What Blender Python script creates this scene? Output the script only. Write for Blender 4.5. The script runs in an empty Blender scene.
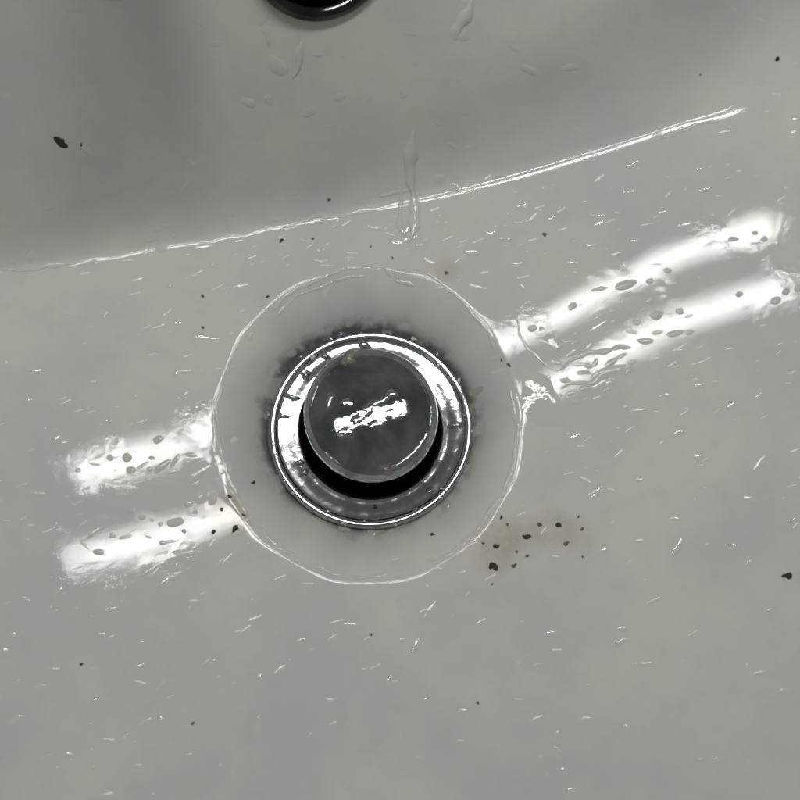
import bpy, math, random
import numpy as np
from math import radians, sin, cos, pi

# ---------------------------------------------------------------- camera
S = bpy.context.scene
C = S.collection
TILT = radians(15.0); DIST = 0.38; FOVW = 0.248
LOOK = np.array([0.0099, 0.0067, 0.0])
CAM = LOOK + DIST*np.array([0, -sin(TILT), cos(TILT)])
cam_d = bpy.data.cameras.new('camera'); cam = bpy.data.objects.new('camera', cam_d); C.objects.link(cam)
cam.location = CAM; cam.rotation_euler = (TILT, 0, 0)
cam_d.sensor_width = 36; cam_d.lens = 36*DIST/FOVW; cam_d.clip_start = 0.01; cam_d.clip_end = 20
cam_d.dof.use_dof = True; cam_d.dof.focus_distance = 0.375; cam_d.dof.aperture_fstop = 9.0
S.camera = cam
S.render.resolution_x = 1024; S.render.resolution_y = 1024

# ---------------------------------------------------------------- world: dim indoor surroundings
W = bpy.data.worlds.new('World'); S.world = W; W.use_nodes = True
nt = W.node_tree; nt.nodes.clear()
wo = nt.nodes.new('ShaderNodeOutputWorld'); bg = nt.nodes.new('ShaderNodeBackground')
bg.inputs['Color'].default_value = (1.0, 1.0, 1.0, 1); bg.inputs['Strength'].default_value = 0.13
nt.links.new(bg.outputs[0], wo.inputs[0])

# ---------------------------------------------------------------- the lamp: two fluorescent tubes above the basin
def tube_lamp(x, y, ang, length, width, power):
    l = bpy.data.lights.new('tube_lamp', 'AREA'); l.shape = 'RECTANGLE'
    l.size = length; l.size_y = width; l.energy = power; l.color = (1.0, 0.995, 0.975)
    o = bpy.data.objects.new('tube_lamp', l); C.objects.link(o)
    o.location = (x, y, 0.9); o.rotation_euler = (0, 0, radians(ang))
tube_lamp(0.027, 0.2665, 18.8, 0.515, 0.014, 2.15)
tube_lamp(0.026, 0.217, 19.6, 0.530, 0.015, 2.2)

S.view_settings.view_transform = 'Standard'; S.view_settings.look = 'None'
S.view_settings.exposure = 0; S.view_settings.gamma = 1
S.render.engine = 'CYCLES'
S.render.film_transparent = False
S.cycles.max_bounces = 8; S.cycles.filter_width = 2.0

rng = random.Random(7); nrs = np.random.RandomState(5)

# ---------------------------------------------------------------- helpers
def sp(s, w):                       # softplus
    s = np.asarray(s, float)
    return w*np.logaddexp(0, s/w)
def ss(a, b, x):
    t = np.clip((x-a)/(b-a), 0, 1); return t*t*(3-2*t)

CREASE = [(-0.40, 0.012), (-0.25, 0.033), (-0.117, 0.0487), (-0.063, 0.0562), (0.013, 0.0762), (0.0586, 0.0868),
          (0.088, 0.0942), (0.115, 0.1030), (0.142, 0.1142), (0.25, 0.165), (0.40, 0.25)]
cc = np.polyfit([p[0] for p in CREASE[1:10]], [p[1] for p in CREASE[1:10]], 4)
def crease_y(x):
    xc = np.clip(x, -0.24, 0.24)
    return np.polyval(cc, xc) + (x-xc)*np.polyval(np.polyder(cc), xc)
RIM_R = 0.0468; FL_R = 0.0312
def height(x, y):
    x = np.asarray(x, float); y = np.asarray(y, float)
    z = x*x/3.2 + y*y/3.2
    sl = np.polyval(np.polyder(cc), np.clip(x, -0.24, 0.24))
    s = (y-crease_y(x))/np.sqrt(1+sl*sl)
    f = 1-ss(0.088, 0.130, x)
    w1 = 0.00045 + 0.00022*np.sin(x*310+np.sin(x*140)*2)*(1-ss(-0.01, 0.03, x)) + 0.001*ss(0.10, 0.12, x)
    z = z + 0.42*f*sp(s, w1)
    off = 0.0045 + 0.020*ss(0.0, 0.16, x)
    w2 = 0.0022 + 0.006*ss(-0.02, 0.16, x)
    z = z + (1.12+0.2*(1-f))*sp(s-off, w2)
    z = z - 0.75*ss(-0.03, 0.06, x)*sp(s-off-0.016, 0.003)
    z = z + 0.9*sp(-x-0.130+0.35*sp(-y-0.05, 0.006), 0.0042)*ss(0.10, -0.10, y-crease_y(x)+0.02)
    z = z + 0.9*sp(x-0.175, 0.006) + 0.9*sp(-y-0.150, 0.010)
    z = z + 0.0004*np.sin(x*38+1)*np.sin(y*31+2)*0.5
    # recess round the drain
    r = np.hypot(x, y)+1e-9
    k = 1+0.055*(y/r)**2*ss(0.032, 0.046, r)
    re = r/k
    th = np.arctan2(y, x)
    re = re + 0.00022*np.sin(3*th+1) + 0.00005*np.sin(11*th) + 0.00004*np.sin(23*th+2)
    z = z - 0.28*sp(0.0365-re, 0.0025)*(r < 0.08)
    z = z - 0.33*sp(RIM_R-re, 0.00048+0.00034*np.sin(9*th+1.3)*np.sin(4*th))*(r < 0.08)
    top = 0.125
    return top - sp(top-z, 0.004)
def normal(x, y, e=2e-5):
    zx = (height(x+e, y)-height(x-e, y))/(2*e); zy = (height(x, y+e)-height(x, y-e))/(2*e)
    n = np.stack([-zx, -zy, np.ones_like(zx)], -1)
    return n/np.linalg.norm(n, axis=-1, keepdims=True)
FWD = (LOOK-CAM)/DIST; RT = np.array([1., 0, 0]); UP = np.cross(RT, FWD)
def at(px, py):                     # where a point of the photograph lies on the ceramic
    px = np.atleast_1d(np.asarray(px, float)); py = np.atleast_1d(np.asarray(py, float))
    d = FWD+RT*((px-400)/800*FOVW/DIST)[:, None]+UP*((400-py)/800*FOVW/DIST)[:, None]
    lo = np.full(len(px), 0.2); hi = np.full(len(px), 0.8)
    for _ in range(40):
        m = (lo+hi)/2; p = CAM+d*m[:, None]; ab = p[:, 2] > height(p[:, 0], p[:, 1])
        lo = np.where(ab, m, lo); hi = np.where(ab, hi, m)
    p = CAM+d*lo[:, None]; return p[:, 0], p[:, 1]

def tag(o, label=None, cat=None, group=None, kind=None):
    if label: o['label'] = label
    if cat: o['category'] = cat
    if group: o['group'] = group
    if kind: o['kind'] = kind
    return o
def empty(name, loc):
    o = bpy.data.objects.new(name, None); o.location = loc; o.empty_display_size = 0.01; C.objects.link(o); return o
def mesh_obj(name, V, F, mat, parent=None, loc=(0, 0, 0), rot=(0, 0, 0), normals=None):
    me = bpy.data.meshes.new(name); me.from_pydata([tuple(v) for v in V], [], F); me.update()
    me.polygons.foreach_set('use_smooth', [True]*len(me.polygons))
    if normals is not None: me.normals_split_custom_set_from_vertices([tuple(n) for n in normals])
    me.materials.append(mat)
    o = bpy.data.objects.new(name, me); C.objects.link(o); o.location = loc; o.rotation_euler = rot
    if parent: o.parent = parent
    return o
def lathe(prof, n=192, wob=None, close=False):
    V = []; F = []
    # densify the profile with a Catmull-Rom curve
    P = [np.array(p, float) for p in prof]; Q = []
    for i in range(len(P)-1):
        p0 = P[max(i-1, 0)]; p1 = P[i]; p2 = P[i+1]; p3 = P[min(i+2, len(P)-1)]
        for k in range(4):
            t = k/4; Q.append(0.5*((2*p1)+(p2-p0)*t+(2*p0-5*p1+4*p2-p3)*t*t+(3*p1-p0-3*p2+p3)*t**3))
    Q.append(P[-1])
    for r, z in Q:
        for j in range(n):
            a = 2*pi*j/n; V.append((max(r, 1e-5)*cos(a), max(r, 1e-5)*sin(a), z))
    for i in range(len(Q)-1):
        for j in range(n):
            k = (j+1) % n; F.append((i*n+j, i*n+k, (i+1)*n+k, (i+1)*n+j)[::-1])
    return V, F

# ---------------------------------------------------------------- materials
def new_mat(name):
    m = bpy.data.materials.new(name); m.use_nodes = True; n = m.node_tree
    return m, n, n.nodes['Principled BSDF']
class N:
    def __init__(s, nt): s.t = nt; s.n = nt.nodes; s.l = nt.links.new
    def noise(s, vec, scale, detail=4, rough=0.55, dist=0):
        k = s.n.new('ShaderNodeTexNoise'); k.inputs['Scale'].default_value = scale; k.inputs['Detail'].default_value = detail
        k.inputs['Roughness'].default_value = rough; k.inputs['Distortion'].default_value = dist; s.l(vec, k.inputs['Vector']); return k.outputs['Fac']
    def ramp(s, f, a, b, va=0., vb=1., smooth=True):
        k = s.n.new('ShaderNodeMapRange'); k.interpolation_type = 'SMOOTHSTEP' if smooth else 'LINEAR'
        for i, v in zip((1, 2, 3, 4), (a, b, va, vb)): k.inputs[i].default_value = v
        s.l(f, k.inputs[0]); return k.outputs[0]
    def math(s, op, a, b=None):
        k = s.n.new('ShaderNodeMath'); k.operation = op
        for i, v in enumerate((a, b)):
            if v is None: continue
            if isinstance(v, (int, float)): k.inputs[i].default_value = v
            else: s.l(v, k.inputs[i])
        return k.outputs[0]
    def mix(s, f, a, b):
        k = s.n.new('ShaderNodeMix'); k.data_type = 'RGBA'
        if isinstance(f, (int, float)): k.inputs[0].default_value = f
        else: s.l(f, k.inputs[0])
        for i, v in ((6, a), (7, b)):
            if isinstance(v, tuple): k.inputs[i].default_value = v
            else: s.l(v, k.inputs[i])
        return k.outputs[2]
    def pos(s): return s.n.new('ShaderNodeNewGeometry').outputs['Position']
    def dist(s, vec, c, sx=1, sy=1):
        k = s.n.new('ShaderNodeVectorMath'); k.operation = 'SUBTRACT'; s.l(vec, k.inputs[0]); k.inputs[1].default_value = c
        m = s.n.new('ShaderNodeVectorMath'); m.operation = 'MULTIPLY'; s.l(k.outputs[0], m.inputs[0]); m.inputs[1].default_value = (sx, sy, 0)
        q = s.n.new('ShaderNodeVectorMath'); q.operation = 'LENGTH'; s.l(m.outputs[0], q.inputs[0]); return q.outputs['Value']
    def bump(s, h, strength, dist, nrm=None):
        k = s.n.new('ShaderNodeBump'); k.inputs['Strength'].default_value = strength; k.inputs['Distance'].default_value = dist
        s.l(h, k.inputs['Height'])
        if nrm: s.l(nrm, k.inputs['Normal'])
        return k.outputs[0]
CER = (0.575, 0.57, 0.535, 1)
def ceramic():
    m, t, b = new_mat('glazed_ceramic'); q = N(t); P = q.pos()
    big = q.noise(P, 16, 5, 0.6); fine = q.noise(P, 160, 5, 0.6)
    col = q.mix(q.ramp(big, 0.35, 0.7), (CER[0]*0.92, CER[1]*0.92, CER[2]*0.95, 1), (CER[0]*1.05, CER[1]*1.05, CER[2]*1.03, 1))
    col = q.mix(q.math('MULTIPLY', q.ramp(fine, 0.52, 0.72), 0.18), col, (0.46, 0.445, 0.39, 1))
    # scum caked round the metal flange, and recess shade painted over it
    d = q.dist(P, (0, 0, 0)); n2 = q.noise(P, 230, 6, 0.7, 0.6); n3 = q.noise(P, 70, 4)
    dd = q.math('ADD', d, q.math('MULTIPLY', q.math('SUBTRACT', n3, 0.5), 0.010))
    n4 = q.noise(P, 120, 3, 0.6)
    ring = q.math('MULTIPLY', q.ramp(dd, 0.0318, 0.0372, 1, 0), q.ramp(q.math('ADD', q.math('MULTIPLY', n4, 0.7), q.math('MULTIPLY', n2, 0.3)), 0.40, 0.56))
    col = q.mix(q.math('MULTIPLY', ring, 0.8), col, (0.11, 0.108, 0.10, 1))
    col = q.mix(q.ramp(dd, 0.030, 0.049, 0.55, 0), col, (0.22, 0.22, 0.205, 1))  # smooth gradient: recess shading painted into the glaze colour along with grime
    seam = q.math('MULTIPLY', q.ramp(q.math('ADD', q.math('MULTIPLY', d, 0.7), q.math('MULTIPLY', dd, 0.3)), 0.0320, 0.0345, 1, 0), q.ramp(n4, 0.38, 0.5, 0.35, 1))
    col = q.mix(q.math('MULTIPLY', seam, 0.75), col, (0.045, 0.045, 0.045, 1))
    # tan residue patches
    for (px, py, r, a) in STAINS:
        x, y = at(px, py); ds = q.dist(P, (float(x[0]), float(y[0]), 0))
        ds = q.math('ADD', ds, q.math('MULTIPLY', q.math('SUBTRACT', n3, 0.5), r*1.2))
        f = q.math('MULTIPLY', q.ramp(ds, r*0.35, r, a, 0), q.ramp(n2, 0.3, 0.6, 0.45, 1))
        col = q.mix(f, col, (0.37, 0.30, 0.20, 1))
    t.links.new(col, b.inputs['Base Color'])
    t.links.new(q.ramp(fine, 0.3, 0.75, 0.022, 0.042), b.inputs['Roughness'])
    b.inputs['IOR'].default_value = 1.5; b.inputs['Specular IOR Level'].default_value = 0.12
    # thin uneven water film
    f1 = q.noise(P, 45, 3, 0.5, 0.3); film = q.noise(P, 330, 3, 0.6, 0.5)
    h = q.math('MULTIPLY', q.ramp(f1, 0.48, 0.66), film)
    n = q.bump(h, 0.10, 0.00022)
    n = q.bump(q.noise(P, 24, 2, 0.4), 0.05, 0.0008, n)
    t.links.new(n, b.inputs['Normal'])
    return m
STAINS = [(497, 545, .011, .4), (520, 535, .009, .28), (552, 527, .008, .28), (578, 535, .007, .2), (228, 515, .008, .55), (240, 525, .005, .5),
          (445, 270, .006, .3)]
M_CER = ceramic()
def water():
    m, t, b = new_mat('water_on_glaze'); q = N(t); P = q.pos()
    b.inputs['Base Color'].default_value = (CER[0]*0.98, CER[1]*0.98, CER[2]*0.98, 1)
    b.inputs['Roughness'].default_value = 0.03; b.inputs['IOR'].default_value = 1.36
    t.links.new(q.bump(q.noise(P, 420, 2), 0.25, 0.0003), b.inputs['Normal'])
    return m
M_WAT = water()
M_FILM = M_WAT.copy(); M_FILM.name = 'drying_film'; M_FILM.node_tree.nodes['Principled BSDF'].inputs['Roughness'].default_value = 0.15
M_WATG = M_WAT.copy(); M_WATG.name = 'water_over_scum'; M_WATG.node_tree.nodes['Principled BSDF'].inputs['Base Color'].default_value = (0.32, 0.32, 0.30, 1)
def chrome(name, c0, c1, r0, r1, bs=0.25):
    m, t, b = new_mat(name); q = N(t); P = q.pos()
    n = q.noise(P, 190, 6, 0.65, 0.4); n2 = q.noise(P, 60, 4, 0.6, 0.5)
    t.links.new(q.mix(q.ramp(n2, 0.35, 0.68), c0, c1), b.inputs['Base Color'])
    b.inputs['Metallic'].default_value = 1
    t.links.new(q.ramp(n, 0.3, 0.75, r0, r1), b.inputs['Roughness'])
    t.links.new(q.bump(q.ramp(n, 0.45, 0.7), bs, 0.0004), b.inputs['Normal'])
    return m
M_CHR = chrome('wet_chrome', (0.42, 0.43, 0.44, 1), (0.62, 0.62, 0.63, 1), 0.06, 0.15, 0.06)
M_PLUG = chrome('dull_chrome', (0.22, 0.26, 0.26, 1), (0.48, 0.50, 0.50, 1), 0.02, 0.06, 0.025)
M_DARK = chrome('blackened_metal', (0.03, 0.03, 0.032, 1), (0.08, 0.08, 0.085, 1), 0.25, 0.5)
def plain(name, col, rough, spec=0.5, ns=600):
    m, t, b = new_mat(name); q = N(t); P = q.pos(); n = q.noise(P, ns, 4)
    t.links.new(q.mix(q.ramp(n, 0.3, 0.7), tuple(c*0.6 for c in col[:3])+(1,), tuple(col[:3])+(1,)), b.inputs['Base Color'])
    b.inputs['Roughness'].default_value = rough; b.inputs['Specular IOR Level'].default_value = spec
    t.links.new(q.bump(n, 0.4, 0.0004), b.inputs['Normal']); return m
M_OVR = chrome('glossy_black_metal', (0.05, 0.05, 0.052, 1), (0.10, 0.10, 0.102, 1), 0.04, 0.10, 0.05)
M_RUB = plain('black_rubber', (0.015, 0.015, 0.016), 0.45)
M_SPK = plain('dark_grit', (0.05, 0.038, 0.028), 0.6, 0.2)
M_SPKB = plain('brown_grit', (0.17, 0.12, 0.075), 0.6, 0.2)
M_VOID = plain('unlit_pipe', (0.01, 0.01, 0.01), 0.9, 0.1)
M_SCUM = plain('soap_scum', (0.20, 0.195, 0.175), 0.25, 0.5, 300)

# ---------------------------------------------------------------- the basin
basin = empty('wash_basin', (0, 0, 0))
tag(basin, 'grey-white glazed ceramic wash basin, wet and dirty, filling the whole picture', 'basin')
def axis(fine, lo, hi, step, ends):
    a = list(np.arange(lo, hi+1e-9, step)); s = step
    while a[-1] < ends[1]: s = min(s*1.12, 0.006); a.append(a[-1]+s)
    s = step
    while a[0] > ends[0]: s = min(s*1.12, 0.006); a.insert(0, a[0]-s)
    return np.array(a)
gx = axis(0, -0.130, 0.145, 0.0005, (-0.36, 0.40)); gy = axis(0, -0.125, 0.150, 0.0005, (-0.36, 0.42))
X, Y = np.meshgrid(gx, gy); nx, ny = len(gx), len(gy)
# overflow opening on the back wall
ox, oy = at(321, -51); OVX, OVY = float(ox[0]), float(oy[0]); OVZ = float(height(OVX, OVY)); OVN = normal(np.array([OVX]), np.array([OVY]))[0]
Z = height(X, Y)
V = np.stack([X.ravel(), Y.ravel(), Z.ravel()], 1)
NRM = normal(X.ravel(), Y.ravel())
i = np.arange(nx-1)[None, :]+np.arange(ny-1)[:, None]*nx
Q = np.stack([i, i+1, i+1+nx, i+nx], -1).reshape(-1, 4)
R = np.hypot(V[:, 0], V[:, 1]); cen = R[Q].max(1)
dv = V-np.array([OVX, OVY, OVZ]); RO = np.sqrt(np.maximum((dv**2).sum(1), 0))[Q].max(1)
Q = Q[(cen > 0.0275) & (RO > 0.0176)]
me = bpy.data.meshes.new('bowl')
me.vertices.add(len(V)); me.vertices.foreach_set('co', V.ravel())
me.loops.add(len(Q)*4); me.loops.foreach_set('vertex_index', Q.ravel().astype(np.int32))
me.polygons.add(len(Q)); me.polygons.foreach_set('loop_start', np.arange(0, len(Q)*4, 4, dtype=np.int32))
me.update(calc_edges=True)
me.polygons.foreach_set('use_smooth', np.ones(len(Q), bool))
me.normals_split_custom_set_from_vertices(NRM.tolist())
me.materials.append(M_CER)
bowl = bpy.data.objects.new('bowl', me); C.objects.link(bowl); bowl.parent = basin

# overflow: metal ring pressed into the opening with a dark pipe behind
import mathutils
oq = mathutils.Vector(OVN).to_track_quat('Z', 'Y').to_euler()
V, F = lathe([(0.0186, -0.0006), (0.0184, 0.0008), (0.0176, 0.0015), (0.0162, 0.0015), (0.0150, 0.0006), (0.0142, -0.0008), (0.0136, -0.0030), (0.0133, -0.012)], 96)
ovr = mesh_obj('overflow_ring', V, F, M_OVR, basin, (OVX, OVY, OVZ), oq); ovr.scale = (1.12, 1.12, 1.2); ovr['label'] = 'blackened metal ring of the overflow hole at the top edge'
V, F = lathe([(0.0133, -0.011), (0.0130, -0.025), (0.012, -0.034), (0.006, -0.0355), (0.0, -0.036)], 64)
mesh_obj('overflow_pipe', V, F, M_VOID, basin, (OVX, OVY, OVZ), oq)

# ---------------------------------------------------------------- the drain fitting
ZB = float(height(FL_R, 0.0))
DX, DY = 0.0007, -0.0009
drain = empty('drain_fitting', (DX, DY, ZB)); drain.scale = (1.02, 1.02, 1); drain.rotation_euler = (radians(-2.6), 0, 0)
tag(drain, 'round chrome drain flange sunk in the recess of the wet basin', 'drain')
V, F = lathe([(0.0313, -0.0010), (0.0315, 0.0004), (0.0312, 0.0012), (0.0304, 0.0017), (0.0293, 0.0015), (0.0284, 0.0009), (0.0262, 0.0006), (0.0242, 0.0002),
              (0.0232, 0.0001), (0.0222, -0.0001), (0.0214, -0.0006), (0.0210, -0.0018), (0.0209, -0.0050)], 256)
mesh_obj('flange', V, F, M_CHR, drain)
V, F = lathe([(0.0209, -0.0048), (0.0208, -0.010), (0.0206, -0.02), (0.020, -0.035)], 128)
mesh_obj('throat', V, F, M_DARK, drain)
V, F = lathe([(0.0200, -0.034), (0.0199, -0.050), (0.0190, -0.055), (0.008, -0.0552), (0.0, -0.0553)], 64)
mesh_obj('waste_pipe', V, F, M_VOID, drain)

# ---------------------------------------------------------------- the pop-up plug, raised and a little crooked
plug = empty('drain_plug', (0.0010, 0.0020, ZB+0.0095)); plug.scale = (0.99, 1.03, 1); plug.rotation_euler = (radians(-.9), radians(1.8), 0.3)
tag(plug, 'dull chrome pop-up plug standing raised in the drain flange, water beads on its top', 'plug')
V, F = lathe([(0.0, 0.0018), (0.004, 0.00171), (0.008, 0.00144), (0.012, 0.0010), (0.0165, 0.00030), (0.0178, 0.00004), (0.0183, -0.0002), (0.0187, -0.0004), (0.0192, -0.0007), (0.0198, -0.0013),
              (0.0204, -0.0019), (0.0208, -0.0028), (0.0207, -0.0040), (0.0198, -0.0046)][::-1], 224)
mesh_obj('cap', V, F, M_PLUG, plug)
V, F = lathe([(0.0198, -0.0044), (0.0196, -0.0062), (0.0188, -0.0072), (0.0150, -0.0076), (0.0045, -0.0080)][::-1], 128)
mesh_obj('rubber_seal', V, F, M_RUB, plug)
V, F = lathe([(0.0045, -0.0078), (0.0042, -0.014), (0.0040, -0.040), (0.0, -0.0402)][::-1], 48)
mesh_obj('stem', V, F, M_DARK, plug)

# ---------------------------------------------------------------- water: beads, streaks and ridges that lie on the glaze
def blob(cx, cy, a, asp, rot, h, seed, nr=7, na=22, edge=None, rag=0.22):
    """mesh data for one low bead whose skirt follows the ceramic"""
    r_ = random.Random(seed); ph = [r_.uniform(0, 6.28) for _ in range(4)]; am = [rag*r_.uniform(.3, 1)/(k+1) for k in range(4)]
    V = []; F = []
    for i in range(nr+1):
        rho = i/nr
        for j in range(1 if i == 0 else na):
            t = 2*pi*j/na; R_ = 1+sum(am[k]*cos((k+1)*t+ph[k]) for k in range(4))
            u = a*rho*R_*cos(t); v = a*asp*rho*R_*sin(t)
            V.append((u*cos(rot)-v*sin(rot), u*sin(rot)+v*cos(rot), h*(1-rho**2)-(0.00002 if i == nr else 0)))
    for j in range(na): F.append((0, 1+j, 1+(j+1) % na))
    for i in range(1, nr):
        for j in range(na):
            p = 1+(i-1)*na; k = (j+1) % na; F.append((p+j, p+na+j, p+na+k, p+k))
    V = np.array(V); X_ = cx+V[:, 0]; Y_ = cy+V[:, 1]; base = height(X_, Y_); n = normal(X_, Y_)
    return np.stack([X_, Y_, base], 1)+n*V[:, 2:3], F
def bead(name, px, py, size, asp, rot, h, seed, mat, nr=6, na=20, rag=.22):
    x, y = at(px, py); x = float(x[0]); y = float(y[0])
    P, F = blob(x, y, size/2, asp, rot, h, seed, nr, na, rag=rag)
    o_ = np.array([x, y, float(height(x, y))])
    return mesh_obj(name, P-o_, F, mat, None, tuple(o_))

# (px, py, length mm, aspect, degrees)
DROPS = {
 'inside the upper right lamp reflection': [(733,239,3.6,.55,5),(755,233,2.2,.7,20),(765,239,2.6,.7,30),(668,270,2.6,.8,10),(627,285,7.5,.42,12),(650,281,2.6,.7,10),(599,289,5,.35,12),(572,306,3.6,.6,40),(532,328,3,.8,0),(541,329,1.8,.8,0)],
 'inside the lower right lamp reflection': [(739,294,2.6,.7,12),(776,301,3.6,.75,10),(786,292,2.8,.7,20),(798,288,3,.8,0),(680,311,3,.75,0),(656,315,4.6,.65,10),(637,322,3.4,.6,8),(646,341,5.8,.38,-3),(673,334,5.6,.4,12),(690,332,3,.6,10),(650,300,3.6,.7,20)],
 'in the wet patch right of the drain': [(572,352,5,.4,40),(590,345,4.5,.4,50),(588,366,3,.7,0),(600,372,7,.3,30),(612,362,5,.5,35),(585,388,4,.7,10),(571,393,3,.6,20),(566,380,3.4,.6,0),(610,382,3.2,.7,20),(628,371,3.4,.6,30),(556,362,4,.6,-30),(577,342,4,.3,20),(583,372,4.5,.35,15),(596,362,3.5,.5,60),(622,356,4,.4,25),(597,398,3,.5,20),(575,402,2.5,.6,0),(632,362,3.5,.5,10),(564,368,3.5,.4,60),(606,390,3,.4,30),(604,352,5,.5,10),(560,345,3,.6,20),(618,347,3.5,.5,30)],
 'inside the upper left lamp reflection': [(78,470,2.2,.7,0),(110,458,2.4,.8,0),(127,457,3.2,.9,30),(132,470,3,.8,0),(149,469,2.2,.7,20),(152,458,2,.7,0),(162,466,7,.3,42),(170,472,5,.3,10),(190,455,3.6,.5,0),(176,460,5,.35,55)],
 'inside the lower left lamp reflection': [(92,533,4.4,.5,42),(112,535,2.4,.8,0),(98,552,4,.45,-8),(142,517,2.2,.8,0),(131,511,1.8,.8,0),(161,524,1.8,.8,0),(176,522,5.6,.5,18),(189,503,3.4,.8,0),(199,498,4.4,.7,60),(162,543,2.2,.8,0),(195,512,2,.6,10),(184,531,1.6,.8,0),(213,500,3.6,.8,60),(152,520,1.2,.8,0)],
 'on the glaze left of the drain': [(158,440,4,.6,30),(55,437,4,.7,20),(62,442,3,.6,0),(107,420,3,.5,30),(200,335,6,.35,-10),(215,338,4,.4,0),(177,322,3,.5,0),(32,370,5,.35,5),(170,285,2.5,.6,0),(25,400,4,.4,10),(184,395,3,.6,60),(176,372,3.2,.5,70)],
 'near the lower left corner': [(110,609,7,.28,10),(137,667,5,.35,20),(67,755,3,.8,0),(10,635,4,.5,10),(3,651,4,.6,30),(58,592,4,.7,60),(100,634,2.5,.7,0),(15,720,5,.4,40),(140,642,2.5,.6,0),(95,700,2.6,.7,0),(160,720,4,.4,80),(195,730,3,.5,90),(213,663,3,.5,60),(145,573,6,.3,38),(162,583,5,.3,38)],
 'below the drain': [(430,612,7,.36,62),(416,648,6.5,.36,65),(402,640,2.6,.6,30),(350,625,5,.4,0),(425,700,2.2,.8,0),(463,711,2.6,.7,0),(460,742,2,.7,0),(390,680,3,.5,80),(260,680,4,.35,85),(258,722,4.5,.35,85),(330,700,2.5,.5,0),(572,790,3,.5,0),(300,640,3,.5,20)],
 'near the lower right corner': [(646,664,6.5,.24,-2),(619,643,4.4,.42,30),(623,629,3,.6,0),(553,633,3.6,.5,0),(677,549,6.5,.4,60),(676,519,4,.4,0),(735,546,3,.6,0),(770,611,2.2,.8,0),(749,563,2.4,.7,30),(640,541,3,.4,0),(558,750,3,.5,-30),(627,728,3,.5,-30),(563,770,2,.7,0),(753,500,5,.35,-25),(795,520,4,.4,10),(605,550,2.4,.7,0)],
 'right of the drain': [(575,437,4.2,.6,0),(597,492,5,.35,50),(760,464,7,.4,60),(732,405,3,.5,30),(680,432,4,.4,20),(700,456,3.6,.4,10),(640,410,5,.3,5),(665,395,4,.35,10),(760,395,4,.35,30),(548,378,3.4,.5,60),(700,385,4,.3,15),(540,415,3,.5,0),(640,480,3,.5,0)],
 'between rear crease and lamp reflections': [(633,163,5,.4,25),(708,188,4.6,.4,15),(729,130,6,.35,5),(628,191,4.4,.35,5),(598,215,5,.4,0),(684,224,5.4,.45,15),(600,222,3.5,.5,20),(573,262,4.5,.35,0),(553,216,3,.7,40),(635,240,3,.6,0),(506,238,5,.3,0),(490,232,3.4,.5,0),(700,168,4,.35,10),(545,254,4,.3,0),(519,263,5,.3,5),(798,118,4,.6,0),(797,131,4,.5,10),(590,245,3,.4,10),(660,212,4,.3,15),(470,250,4,.4,0),(520,205,5,.3,8)],
 'along the rear crease': [(162,246,4.5,.9,60),(202,246,7,.28,8),(239,240,4.4,.4,10),(125,260,4,.4,0),(95,262,3,.6,0),(30,257,4,.6,60),(14,262,3.6,.4,0),(290,228,5,.35,10),(278,219,4,.4,10),(440,178,4,.7,20),(455,187,4,.7,0),(410,237,5,.7,20),(398,241,4,.5,0),(417,205,4,.4,80),(230,215,4,.3,0)],
 'on the steep rear wall': [(408,160,6,.5,80),(466,8,6,.7,60),(457,30,5.5,.6,50),(463,36,3.6,.8,0),(276,66,6,.6,-10),(298,63,4.6,.6,80),(250,103,4,.5,0),(268,100,3,.7,0),(88,152,4,.4,-30),(340,97,4,.4,20),(268,40,3,.5,90),(299,42,4,.3,90),(530,70,7,.25,-5),(570,68,6,.25,10),(310,112,5,.4,20)],
 'inside the drain recess': [(250,337,3,.6,60),(236,440,2.8,.9,0),(344,527,4,.7,0),(374,530,4.4,.7,0),(400,524,4,.6,20),(430,560,4,.35,10),(395,558,3,.5,0),(460,480,3.4,.6,60),(466,468,3,.6,60),(470,440,3.4,.6,40),(447,505,3,.6,40),(292,353,3.5,.6,40),(258,400,2.5,.6,80),(352,322,4,.6,30),(330,330,3.4,.5,20),(434,340,4,.4,-40),(418,332,5,.4,-30),(475,392,5,.5,30)],
}
ORD = ['leftmost','second','third','fourth','fifth','sixth','seventh','eighth','ninth','tenth','eleventh','twelfth','thirteenth','fourteenth','fifteenth','sixteenth','seventeenth','eighteenth','nineteenth','twentieth','twenty-first','twenty-second']
sd = 0
for where, lst in DROPS.items():
    for n_, (px, py, L, asp, rot) in enumerate(sorted(lst)):
        sd += 1
        L_ = L*0.001; hf = 2.0 if 'wall' in where or 'recess' in where else (2.6 if 'inside the' in where else (1.8 if 'wet patch' in where else 1.2)); h = hf*(0.03+0.025*rng.random())*L_*asp
        o = bead('water_droplet', px, py, L_, asp, radians(rot), min(h, .0006), sd, M_WATG if 'recess' in where and math.hypot(px-370, py-428) < 116 else M_WAT)
        shape = 'long thin' if asp < .4 else ('oval' if asp < .65 else 'small round')
        pos = 'leftmost' if n_ == 0 else ('rightmost' if n_ == len(lst)-1 else ORD[n_]+' from left')
        tag(o, f'{shape} water droplet {where}, {pos}', 'droplet', 'water droplets '+where)

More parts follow.
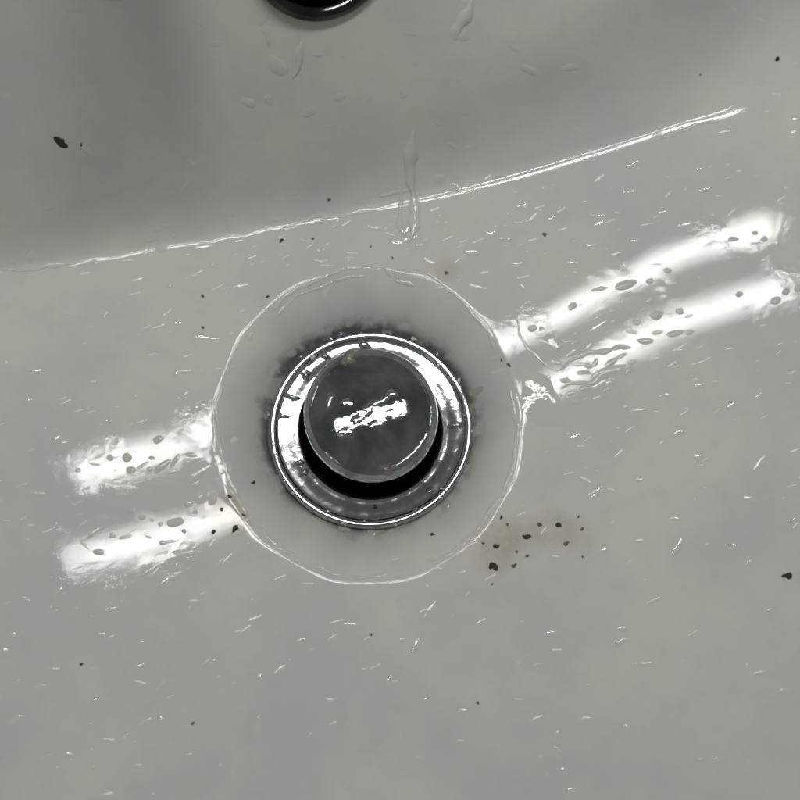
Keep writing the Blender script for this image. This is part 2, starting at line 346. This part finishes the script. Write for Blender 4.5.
def strip_mesh(pts, w, h, seed, jit=0.0004, brk=False):
    """a low raised ridge of water following a line of photo points"""
    px, py = zip(*pts); x, y = at(px, py)
    d = np.concatenate([[0], np.cumsum(np.hypot(np.diff(x), np.diff(y)))]); n = max(int(d[-1]/0.0006), 4); s = np.linspace(0, d[-1], n)
    # smooth interpolation
    xs = np.interp(s, d, x); ys = np.interp(s, d, y)
    for _ in range(12 if len(pts) > 2 else 0):
        xs[1:-1] = (xs[:-2]+xs[2:]+2*xs[1:-1])/4; ys[1:-1] = (ys[:-2]+ys[2:]+2*ys[1:-1])/4
    r_ = np.random.RandomState(seed); ph = r_.uniform(0, 6.28, 6)
    wob = sum(np.sin(s*f+ph[k])*a for k, (f, a) in enumerate(((500, .6), (1100, .35), (210, .9))))*jit
    tx = np.gradient(xs); ty = np.gradient(ys); l = np.hypot(tx, ty)+1e-12; tx /= l; ty /= l
    xs = xs-ty*wob; ys = ys+tx*wob
    env = np.clip(np.minimum(s, d[-1]-s)/(w*1.2), 0, 1)**0.5
    ww = w*(0.75+0.25*np.sin(s*370+ph[3])+0.15*np.sin(s*900+ph[4]))*env+1e-5; m = 7
    V = []
    for k in range(m):
        u = -1+2*k/(m-1); X_ = xs-ty*u*ww/2; Y_ = ys+tx*u*ww/2
        hh = h*env*(1-u*u)-(0.00006 if k in (0, m-1) else 0); nn = normal(X_, Y_)
        V.append(np.stack([X_, Y_, height(X_, Y_)], 1)+nn*hh[:, None])
    V = np.stack(V, 1).reshape(-1, 3); F = []
    for i in range(n-1):
        for k in range(m-1): F.append((i*m+k, (i+1)*m+k, (i+1)*m+k+1, i*m+k+1))
    return V, F
def ring_pts(a0, a1, dr=0, n=14):
    out = []
    for i in range(n+1):
        a = radians(a0+(a1-a0)*i/n); out.append((368+(151+dr)*cos(a), 421-(156+dr)*sin(a)))
    return out
RIDGES = [
 ('scalloped water ridge on the upper left of the recess rim', [(273,311),(282,297),(297,288),(310,282),(322,281)], 1.3, .30),
 ('second water ridge just inside the upper left recess rim', [(276,316),(288,305),(303,294),(318,287),(335,281)], .9, .22),
 ('bowed water ridge over the top of the recess rim', [(322,280),(335,272),(352,267),(370,264),(384,268),(392,278)], 1.2, .28),
 ('short water ridge inside the top of the recess rim', [(330,283),(350,277),(368,277)], .8, .2),
 ('water ridge on the upper right of the recess rim', [(395,281),(405,270),(425,273),(448,288),(470,308),(486,330),(495,352)], 1.2, .28),
 ('short bright water ridge inside the upper right recess rim', [(393,280),(404,283),(416,286)], 1.2, .3),
 ('outer water ridge on the right of the recess rim', [(507,385),(515,405),(518,430),(515,455),(508,478)], 1.2, .28),
 ('wavy water ridge branching outside the right recess rim', [(523,418),(517,440),(512,462),(505,485),(498,500)], .9, .22),
 ('water ridge on the lower right of the recess rim', ring_pts(-28, -66), 1.3, .3),
 ('water ridge under the bottom of the recess rim', ring_pts(-80, -97), 1.4, .32),
 ('short water ridge at the bottom left of the recess rim', ring_pts(-99, -112), 1.4, .32),
 ('water ridge on the lower left of the recess rim', ring_pts(-117, -138), 1.1, .26),
 ('fine water ridge on the left of the recess rim', ring_pts(-142, -200, -1), .8, .2),
 ('second fine water ridge outside the left recess rim', ring_pts(-152, -190, 5), .7, .16),
 ('right end of the bright water line on the rear crease', [(656,141),(680,133),(718,117)], .9, .25),
 ('water line on the rear crease at the left edge', [(0,271),(35,268),(75,264)], 1.0, .25),
 ('water line on the rear crease above the recess', [(282,228),(310,220),(345,215),(380,208)], .8, .2),
 ('short water line on the middle of the rear crease', [(378,198),(398,192),(416,190)], .9, .22),
 ('trickle of water running down the rear wall', [(414,130),(408,160),(412,190),(417,215),(410,243)], 3.4, 1.1),
 ('short trickle of water at the top edge of the rear wall', [(474,-6),(468,8),(460,22),(456,38)], 3.0, 1.1),
 ('thin side trickle crossing the rear crease', [(404,186),(401,205),(399,225),(406,240)], 1.6, .6),
 ('faint trickle under the overflow hole', [(300,38),(297,52),(299,66),(294,80)], 1.8, .6),
 ('curved water edge at the left end of the right lamp reflections', [(514,316),(520,335),(530,350),(545,362),(556,372)], 1.2, .22),
 ('crooked water ridge in the wet patch right of the drain', [(556,372),(572,362),(590,348),(604,354),(618,345),(632,348)], 1.6, .3),
 ('lower crooked water ridge in the wet patch', [(560,388),(578,380),(592,384),(610,370),(628,364)], 1.6, .3),
 ('water edge running down the left recess rim beside the reflections', [(216,420),(218,445),(224,465),(229,482),(240,500)], 1.0, .22),
]
for k, (lab, pts, w, h) in enumerate(RIDGES):
    V, F = strip_mesh(pts, w*.0014, h*.00075, 100+k)
    o_ = V.mean(0); o = mesh_obj('water_ridge', V-o_, F, M_WAT, None, tuple(o_)); tag(o, lab, 'water')

# flat pools of water that swallow parts of the lamp reflections
for k, (px, py, L, asp, rot, h, lab) in enumerate([
 (543, 392, 20, .6, -55, .6, 'flat pool of water right beside the recess rim, below the curved water edge'),
 (196, 474, 12, .4, 38, .32, 'flat slanting pool of water in the gap of the upper left reflection'),
 (548, 343, 6.5, .6, -40, .16, 'small flat pool at the left end of the right lamp reflections'),
 (607, 372, 9, .45, 18, .22, 'flat pool under the wet patch right of the drain'),
 (226, 468, 4.5, .8, 80, .08, 'tiny flat pool between the left reflections and the recess rim'),
 (408, 222, 7, .4, 80, .16, 'flat pool where the trickle meets the rear crease'),
 (600, 325, 6, .35, 25, .07, 'thin flat pool between the two right lamp reflections')]):
    o = bead('water_pool', px, py, L*.001, asp, radians(rot), h*.001, 700+k, M_WAT, 8, 40, .5); tag(o, lab, 'water')

# countless faint beads of the drying film: one object
AV = []; AF = []; base = 0
for k in range(820):
    px = rng.uniform(-20, 820); py = rng.uniform(-20, 820)
    if k > 230: px = rng.gauss(640, 130); py = rng.gauss(300, 110)
    if k > 430: px = rng.gauss(120, 100); py = rng.gauss(520, 110)
    if k > 560: px = rng.gauss(360, 190); py = rng.gauss(330, 150)
    if k > 740: px = rng.gauss(340, 120); py = rng.gauss(240, 20)
    if abs((px-368)/100)**2+abs((py-427)/100)**2 < 2.0: continue
    L = rng.choice([.9, 1.1, 1.4, 2.2, 3.0, 4.0, 5.0])*.001; asp = rng.uniform(.22, .8) if L < .002 else rng.uniform(.15, .35)
    x, y = at(px, py); P, F = blob(float(x[0]), float(y[0]), L/2, asp, radians(rng.gauss(14, 20)), L*rng.uniform(.025, .05)*asp, k, 3, 10)
    AV.append(P); AF += [tuple(i+base for i in f) for f in F]; base += len(P)
o = mesh_obj('fine_water_beads', np.concatenate(AV), AF, M_FILM)
tag(o, 'faint fine beads of drying water scattered over the whole basin glaze', 'water', kind='stuff')

# ---------------------------------------------------------------- grit and specks
SPECKS = [
 (786,577,3.6,.7,'black','large black speck near the right edge of the basin floor'),
 (63,142,4.2,.6,'black','black oval speck on the left of the rear wall'),
 (776,59,2.6,.8,'black','dark speck high on the right side of the rear wall'),
 (81,145,1.2,.8,'black','tiny dark speck beside the black oval speck on the rear wall'),
 (282,241,2.2,.8,'black','dark speck between the crease and the top of the recess'),
 (313,239,1.6,.8,'brown','small brown speck right of the dark one above the recess'),
 (328,200,1.8,.7,'brown','faint speck just above the rear crease'),
 (268,297,1.8,.8,'black','tiny dark speck at the upper left recess rim'),
 (371,247,1.4,.7,'brown','small faint speck above the top of the recess rim'),
 (446,272,2.2,.8,'brown','brown speck off the upper right of the recess rim'),
 (545,235,2.6,.8,'brown','brownish speck below the right part of the crease'),
 (82,664,1.8,.8,'black','tiny dark speck in the lower left of the basin floor'),
 (194,723,1.8,.7,'brown','tiny speck low on the left part of the floor'),
 (477,703,1.6,.8,'brown','tiny speck on the floor below the drain to its right'),
 (371,635,1.4,.8,'brown','tiny faint speck straight below the drain'),
 (253,482,2.0,.8,'black','dark speck inside the recess at lower left'),
 (433,535,2.0,.8,'black','dark speck inside the recess at lower right'),
 (229,497,2.6,.7,'black','dark speck in the brown scum by the left recess rim'),
 (213,533,2.4,.8,'black','black speck at the right end of the lower left reflection'),
 (236,529,3.2,.7,'black','broad dark speck low in the brown scum left of the recess'),
 (222,510,2.2,.8,'brown','brown crumb in the scum by the left recess rim'),
 (243,515,1.8,.8,'brown','brown crumb just inside the left recess rim'),
 (270,431,1.8,.8,'black','dark speck in the recess left of the flange'),
 (493,568,3.4,.9,'black','largest black speck of the brown patch, at its lower left'),
 (497,546,2.8,.9,'black','dark speck in the middle left of the brown patch'),
 (524,537,3.0,.7,'black','dark oval speck in the middle of the brown patch'),
 (515,566,2.4,.8,'brown','brown speck at the bottom of the brown patch'),
 (528,556,1.8,.8,'brown','small brown speck at the lower right of the brown patch'),
 (517,551,1.5,.8,'brown','tiny brown speck in the centre of the brown patch'),
 (483,543,1.5,.8,'black','tiny dark speck next to the recess rim in the brown patch'),
 (501,518,2.2,.6,'black','dark speck at the top of the brown patch by the rim'),
 (507,525,1.6,.8,'brown','tiny brown speck near the top of the brown patch'),
 (541,525,2.2,.9,'brown','brown speck left in the upper arm of the brown patch'),
 (560,525,2.8,.9,'black','round black speck in the upper arm of the brown patch'),
 (567,543,2.6,.8,'brown','faint brown speck below the round black one'),
 (582,530,2.0,.8,'brown','brown speck at the right end of the brown patch'),
 (578,517,1.4,.8,'brown','tiny speck above the right end of the brown patch'),
 (493,584,1.2,.8,'brown','tiny speck under the largest black speck'),
 (583,557,1.2,.8,'brown','tiny speck below the right end of the brown patch'),
 (508,365,2.0,.8,'black','dark speck on the right recess rim, upper one'),
 (502,360,1.4,.8,'brown','tiny brown speck beside the dark speck on the right rim'),
 (203,295,2.0,.8,'brown','faint brown speck left above the recess'),
 (202,327,1.6,.8,'brown','tiny brown speck left of the recess, near thin droplets'),
 (393,118+140,1.4,.8,'brown','tiny brown speck above the recess rim, right of centre'),
 (700,75,1.0,.8,'brown','minute speck on the right part of the rear wall'),
]
for k, (px, py, L, asp, c, lab) in enumerate(SPECKS):
    L_ = L*.001*(.75 if L > 2.8 else .62); o = bead('dirt_speck', px, py, L_, asp, rng.uniform(-.5, .9), L_*.14, 900+k, M_SPK if c == 'black' else M_SPKB, 4, 14, .75)
    tag(o, lab, 'speck', 'dirt specks on the basin')

# ---------------------------------------------------------------- water and scum on the metal, and added edge glints
def metal_blob(name, cx, cy, z, a, asp, rot, h, seed, mat, label, cat, grp=None, tilt=(0, 0, 0)):
    r_ = random.Random(seed); ph = [r_.uniform(0, 6.28) for _ in range(4)]; V = []; F = []; nr, na = 6, 22
    for i in range(nr+1):
        rho = i/nr
        for j in range(1 if i == 0 else na):
            t = 2*pi*j/na; R_ = 1+.3*cos(2*t+ph[0])*r_.uniform(.9, 1)+.18*cos(3*t+ph[1])+.1*cos(5*t+ph[2]); u = a*rho*R_*cos(t); v = a*asp*rho*R_*sin(t)
            V.append((u*cos(rot)-v*sin(rot), u*sin(rot)+v*cos(rot), h*(1-rho**2)**.8-(0.0001 if i == nr else 0)))
    for j in range(na): F.append((0, 1+j, 1+(j+1) % na))
    for i in range(1, nr):
        for j in range(na):
            p = 1+(i-1)*na; k = (j+1) % na; F.append((p+j, p+na+j, p+na+k, p+k))
    o = mesh_obj(name, V, F, mat, None, (cx, cy, z), tilt); tag(o, label, cat, grp); return o
def clear_water():
    m, t, b = new_mat('clear_water'); q = N(t)
    b.inputs['Base Color'].default_value = (0.30, 0.33, 0.34, 1); b.inputs['Metallic'].default_value = 0.75
    b.inputs['Roughness'].default_value = 0.04
    t.links.new(q.bump(q.noise(q.pos(), 500, 2), 0.3, 0.0003), b.inputs['Normal']); return m
M_CW = clear_water()
bpy.context.view_layer.update()
PM = plug.matrix_world.copy()
if True:
    PM = mathutils.Matrix.LocRotScale(plug.location, plug.rotation_euler, None)
def on_plug(u, v, dz=0.0002):
    c = PM @ mathutils.Vector((u, v, dz)); return c
PD = [(-9, -4, 3.2, .5, .35, 'crooked water bead at the left end of the row on the plug'), (-4.5, -1.5, 3.0, .5, .4, 'water bead second in the row across the plug'),
      (-.5, .5, 2.8, .55, .5, 'water bead in the middle of the plug'), (4, 2, 3.0, .5, .3, 'water bead right of the middle of the plug'), (7.5, 3.4, 2.0, .6, .3, 'water bead at the right end of the row on the plug'),
      (-6, 4.5, 1.8, .8, 0, 'small water bead above the row on the plug'), (-11, 7, 2.4, .5, 1., 'water bead near the upper left edge of the plug'), (0, -4.5, 2.2, .7, .3, 'water bead under the row on the plug')]
for k, (u, v, a, asp, rot, lab) in enumerate(PD):
    c = on_plug(u*.001, v*.001, 0.0018-(u*u+v*v)*1e-6/.182); metal_blob('water_bead', c.x, c.y, c.z, a*.001, asp, rot, a*.00011, 40+k, M_CW, lab, 'droplet', 'water beads on the plug', plug.rotation_euler)
for k, (u, v, a, asp, rot, lab) in enumerate([(-1, -18.4, 2.6, .6, 0, 'pale clump of scum on the lower edge of the plug'), (-1.5, 18.4, 3.0, .7, .3, 'wet clump of scum on the upper edge of the plug'),
      (1.5, -18.8, 1.4, .8, 0, 'small crumb of scum right of the clump on the lower plug edge'), (-3.5, 17.6, 1.5, .8, 0, 'small crumb of scum on the upper edge of the plug')]):
    c = on_plug(u*.001, v*.001, -0.0002); metal_blob('scum_clump', c.x, c.y, c.z, a*.001, asp, rot, .0011, 60+k, M_SCUM, lab, 'scum', None)
for k, (ang, rr, a, asp, lab) in enumerate([(2, 27, 2.6, .5, 'water bead lying across the right side of the flange'), (-48, 27.5, 1.6, .8, 'water bead on the lower right of the flange'),
      (158, 27, 2.2, .6, 'water bead on the left of the flange'), (140, 27, 2.0, .7, 'water bead on the upper left of the flange'), (122, 28, 2.0, .6, 'water bead near the top left of the flange'),
      (172, 28, 1.8, .7, 'water bead low on the left of the flange'), (95, 28, 3, .6, 'broad water bead at the top of the flange'), (215, 25, 1.6, .7, 'water bead on the lower left of the flange'),
      (207, 24.5, 1.4, .7, 'small water bead at the inner lower left edge of the flange')]):
    t = radians(ang); z = ZB+(0.0007 if rr > 26 else .0005)-.0454*rr*.001*sin(t)
    metal_blob('water_bead', DX+rr*.001*cos(t), DY+rr*.001*sin(t), z, a*.001, asp, t+.3, .0009, 80+k, M_CW, lab, 'droplet', 'water beads on the flange')
for k, (a0, a1, rr, w, lab) in enumerate([(-66, -18, 17.8, 2.0, 'bright arc added as the glint along the lower right plug edge'), (-14, 8, 17.9, 1.4, 'short arc added as a glint on the right plug edge'),
      (-118, -140, 18.0, .7, 'short arc added as a glint on the lower left plug edge'), (150, 175, 17.6, 1.2, 'thin arc added as a glint on the left plug edge'), (70, 50, 17.8, .5, 'thin arc added as a glint on the upper right plug edge')]):
    V = []; F = []; n = 40; m = 7  # raised arcs added to catch the lamps as the plug edge highlight
    for i in range(n+1):
        t = radians(a0+(a1-a0)*i/n)-.3; e = (sin(pi*i/n))**.4*(1+.25*sin(i*.9+k)+.15*sin(i*2.1)); 
        for j in range(m):
            u = -1+2*j/(m-1); R_ = rr*1e-3*1.045+u*w*e*.5e-3
            V.append(on_plug(R_*cos(t), R_*sin(t), .0018-R_*R_/.182/1.09+.00016*e*(1-u*u)-(.00006 if abs(u) == 1 else 0)))
    for i in range(n):
        for j in range(m-1): F.append((i*m+j, (i+1)*m+j, (i+1)*m+j+1, i*m+j+1) if a1 < a0 else (i*m+j, i*m+j+1, (i+1)*m+j+1, (i+1)*m+j))
    c_ = sum((mathutils.Vector(v) for v in V), mathutils.Vector())/len(V)
    o = mesh_obj('edge_glint_arc', [mathutils.Vector(v)-c_ for v in V], F, M_CW, None, tuple(c_)); tag(o, lab, 'water', 'added glint arcs on the plug edge')
rb = random.Random(3)
NTH = (ORD[1:20] + ['twenty-'+w for w in ('first', 'second', 'third', 'fourth', 'fifth', 'sixth', 'seventh', 'eighth', 'ninth')] + ['thirtieth'] + ['thirty-'+w for w in ('first', 'second', 'third', 'fourth', 'fifth')])
NTH.insert(0, 'first')
for k in range(34):
    a_ = k*360/34+rb.uniform(-4, 4); rr = rb.uniform(29.6, 32.6); t = radians(a_); L = rb.uniform(.5, 1.5)
    metal_blob('water_bead', DX+rr*.001*cos(t), DY+rr*.001*sin(t), ZB+(.0012 if rr < 31.4 else .0003)-.0454*rr*.001*sin(t)*(1 if rr < 31.4 else 0), L*.001, rb.uniform(.5, .9), t+rb.uniform(-1, 1), L*.00045, 300+k,
               M_CW if k % 3 else M_WAT, f"{'small' if L > 1 else 'tiny'} water bead on the outer flange rim, {NTH[(k-8) % 34]} counterclockwise from the top", 'droplet', 'water beads along the outer flange rim')
t = radians(-85); metal_blob('dirt_speck', .0262*cos(t), .0262*sin(t), ZB+.0017, .0008, .8, 0, .0007, 99, M_SPK, 'black speck on the lower part of the flange', 'speck', 'dirt specks on the basin')

# ---------------------------------------------------------------- unseen faucet, added to cast a soft shadow on the rear wall
shadow_tap = empty('shadow_tap', (-0.062, 0.211, 0.125)); tag(shadow_tap, 'unseen thin chrome faucet, added to cast a soft shadow on the left rear wall', 'shadow_tap')
V, F = lathe([(0.0, 0.034), (0.010, 0.0338), (0.0135, 0.031), (0.0140, 0.010), (0.0165, 0.004), (0.018, 0.0), (0.018, -0.004)][::-1], 64)
mesh_obj('shadow_tap_base', V, F, M_CHR, shadow_tap)
path = [(0, 0.0, 0.030), (0, -0.004, 0.042), (0, -0.018, 0.050), (0, -0.045, 0.044), (0, -0.075, 0.022), (0.0, -0.098, 0.000), (0.0, -0.120, -0.024), (0.0, -0.1235, -0.031)]
P_ = np.array(path); t_ = np.linspace(0, len(path)-1, 60)
cx_ = [np.interp(t_, range(len(path)), P_[:, k]) for k in range(3)]
for k in range(3):
    for _ in range(8): cx_[k][1:-1] = (cx_[k][:-2]+cx_[k][2:]+2*cx_[k][1:-1])/4
T_ = np.stack([np.gradient(c) for c in cx_], 1); T_ /= np.linalg.norm(T_, axis=1)[:, None]
V = []; F = []; n = 28
for i in range(60):
    rad = 0.0075*(1 if i < 50 else (1-((i-50)/9.5)**2.5*.75)); a_ = np.array([1., 0, 0]); b_ = np.cross(T_[i], a_)
    for j in range(n):
        th_ = 2*pi*j/n; V.append(np.array([c[i] for c in cx_])+rad*(cos(th_)*a_+sin(th_)*b_))
for i in range(59):
    for j in range(n): F.append((i*n+j, i*n+(j+1) % n, (i+1)*n+(j+1) % n, (i+1)*n+j))
F.append(tuple(range(59*n, 60*n)))
mesh_obj('shadow_tap_spout', V, F, M_CHR, shadow_tap)
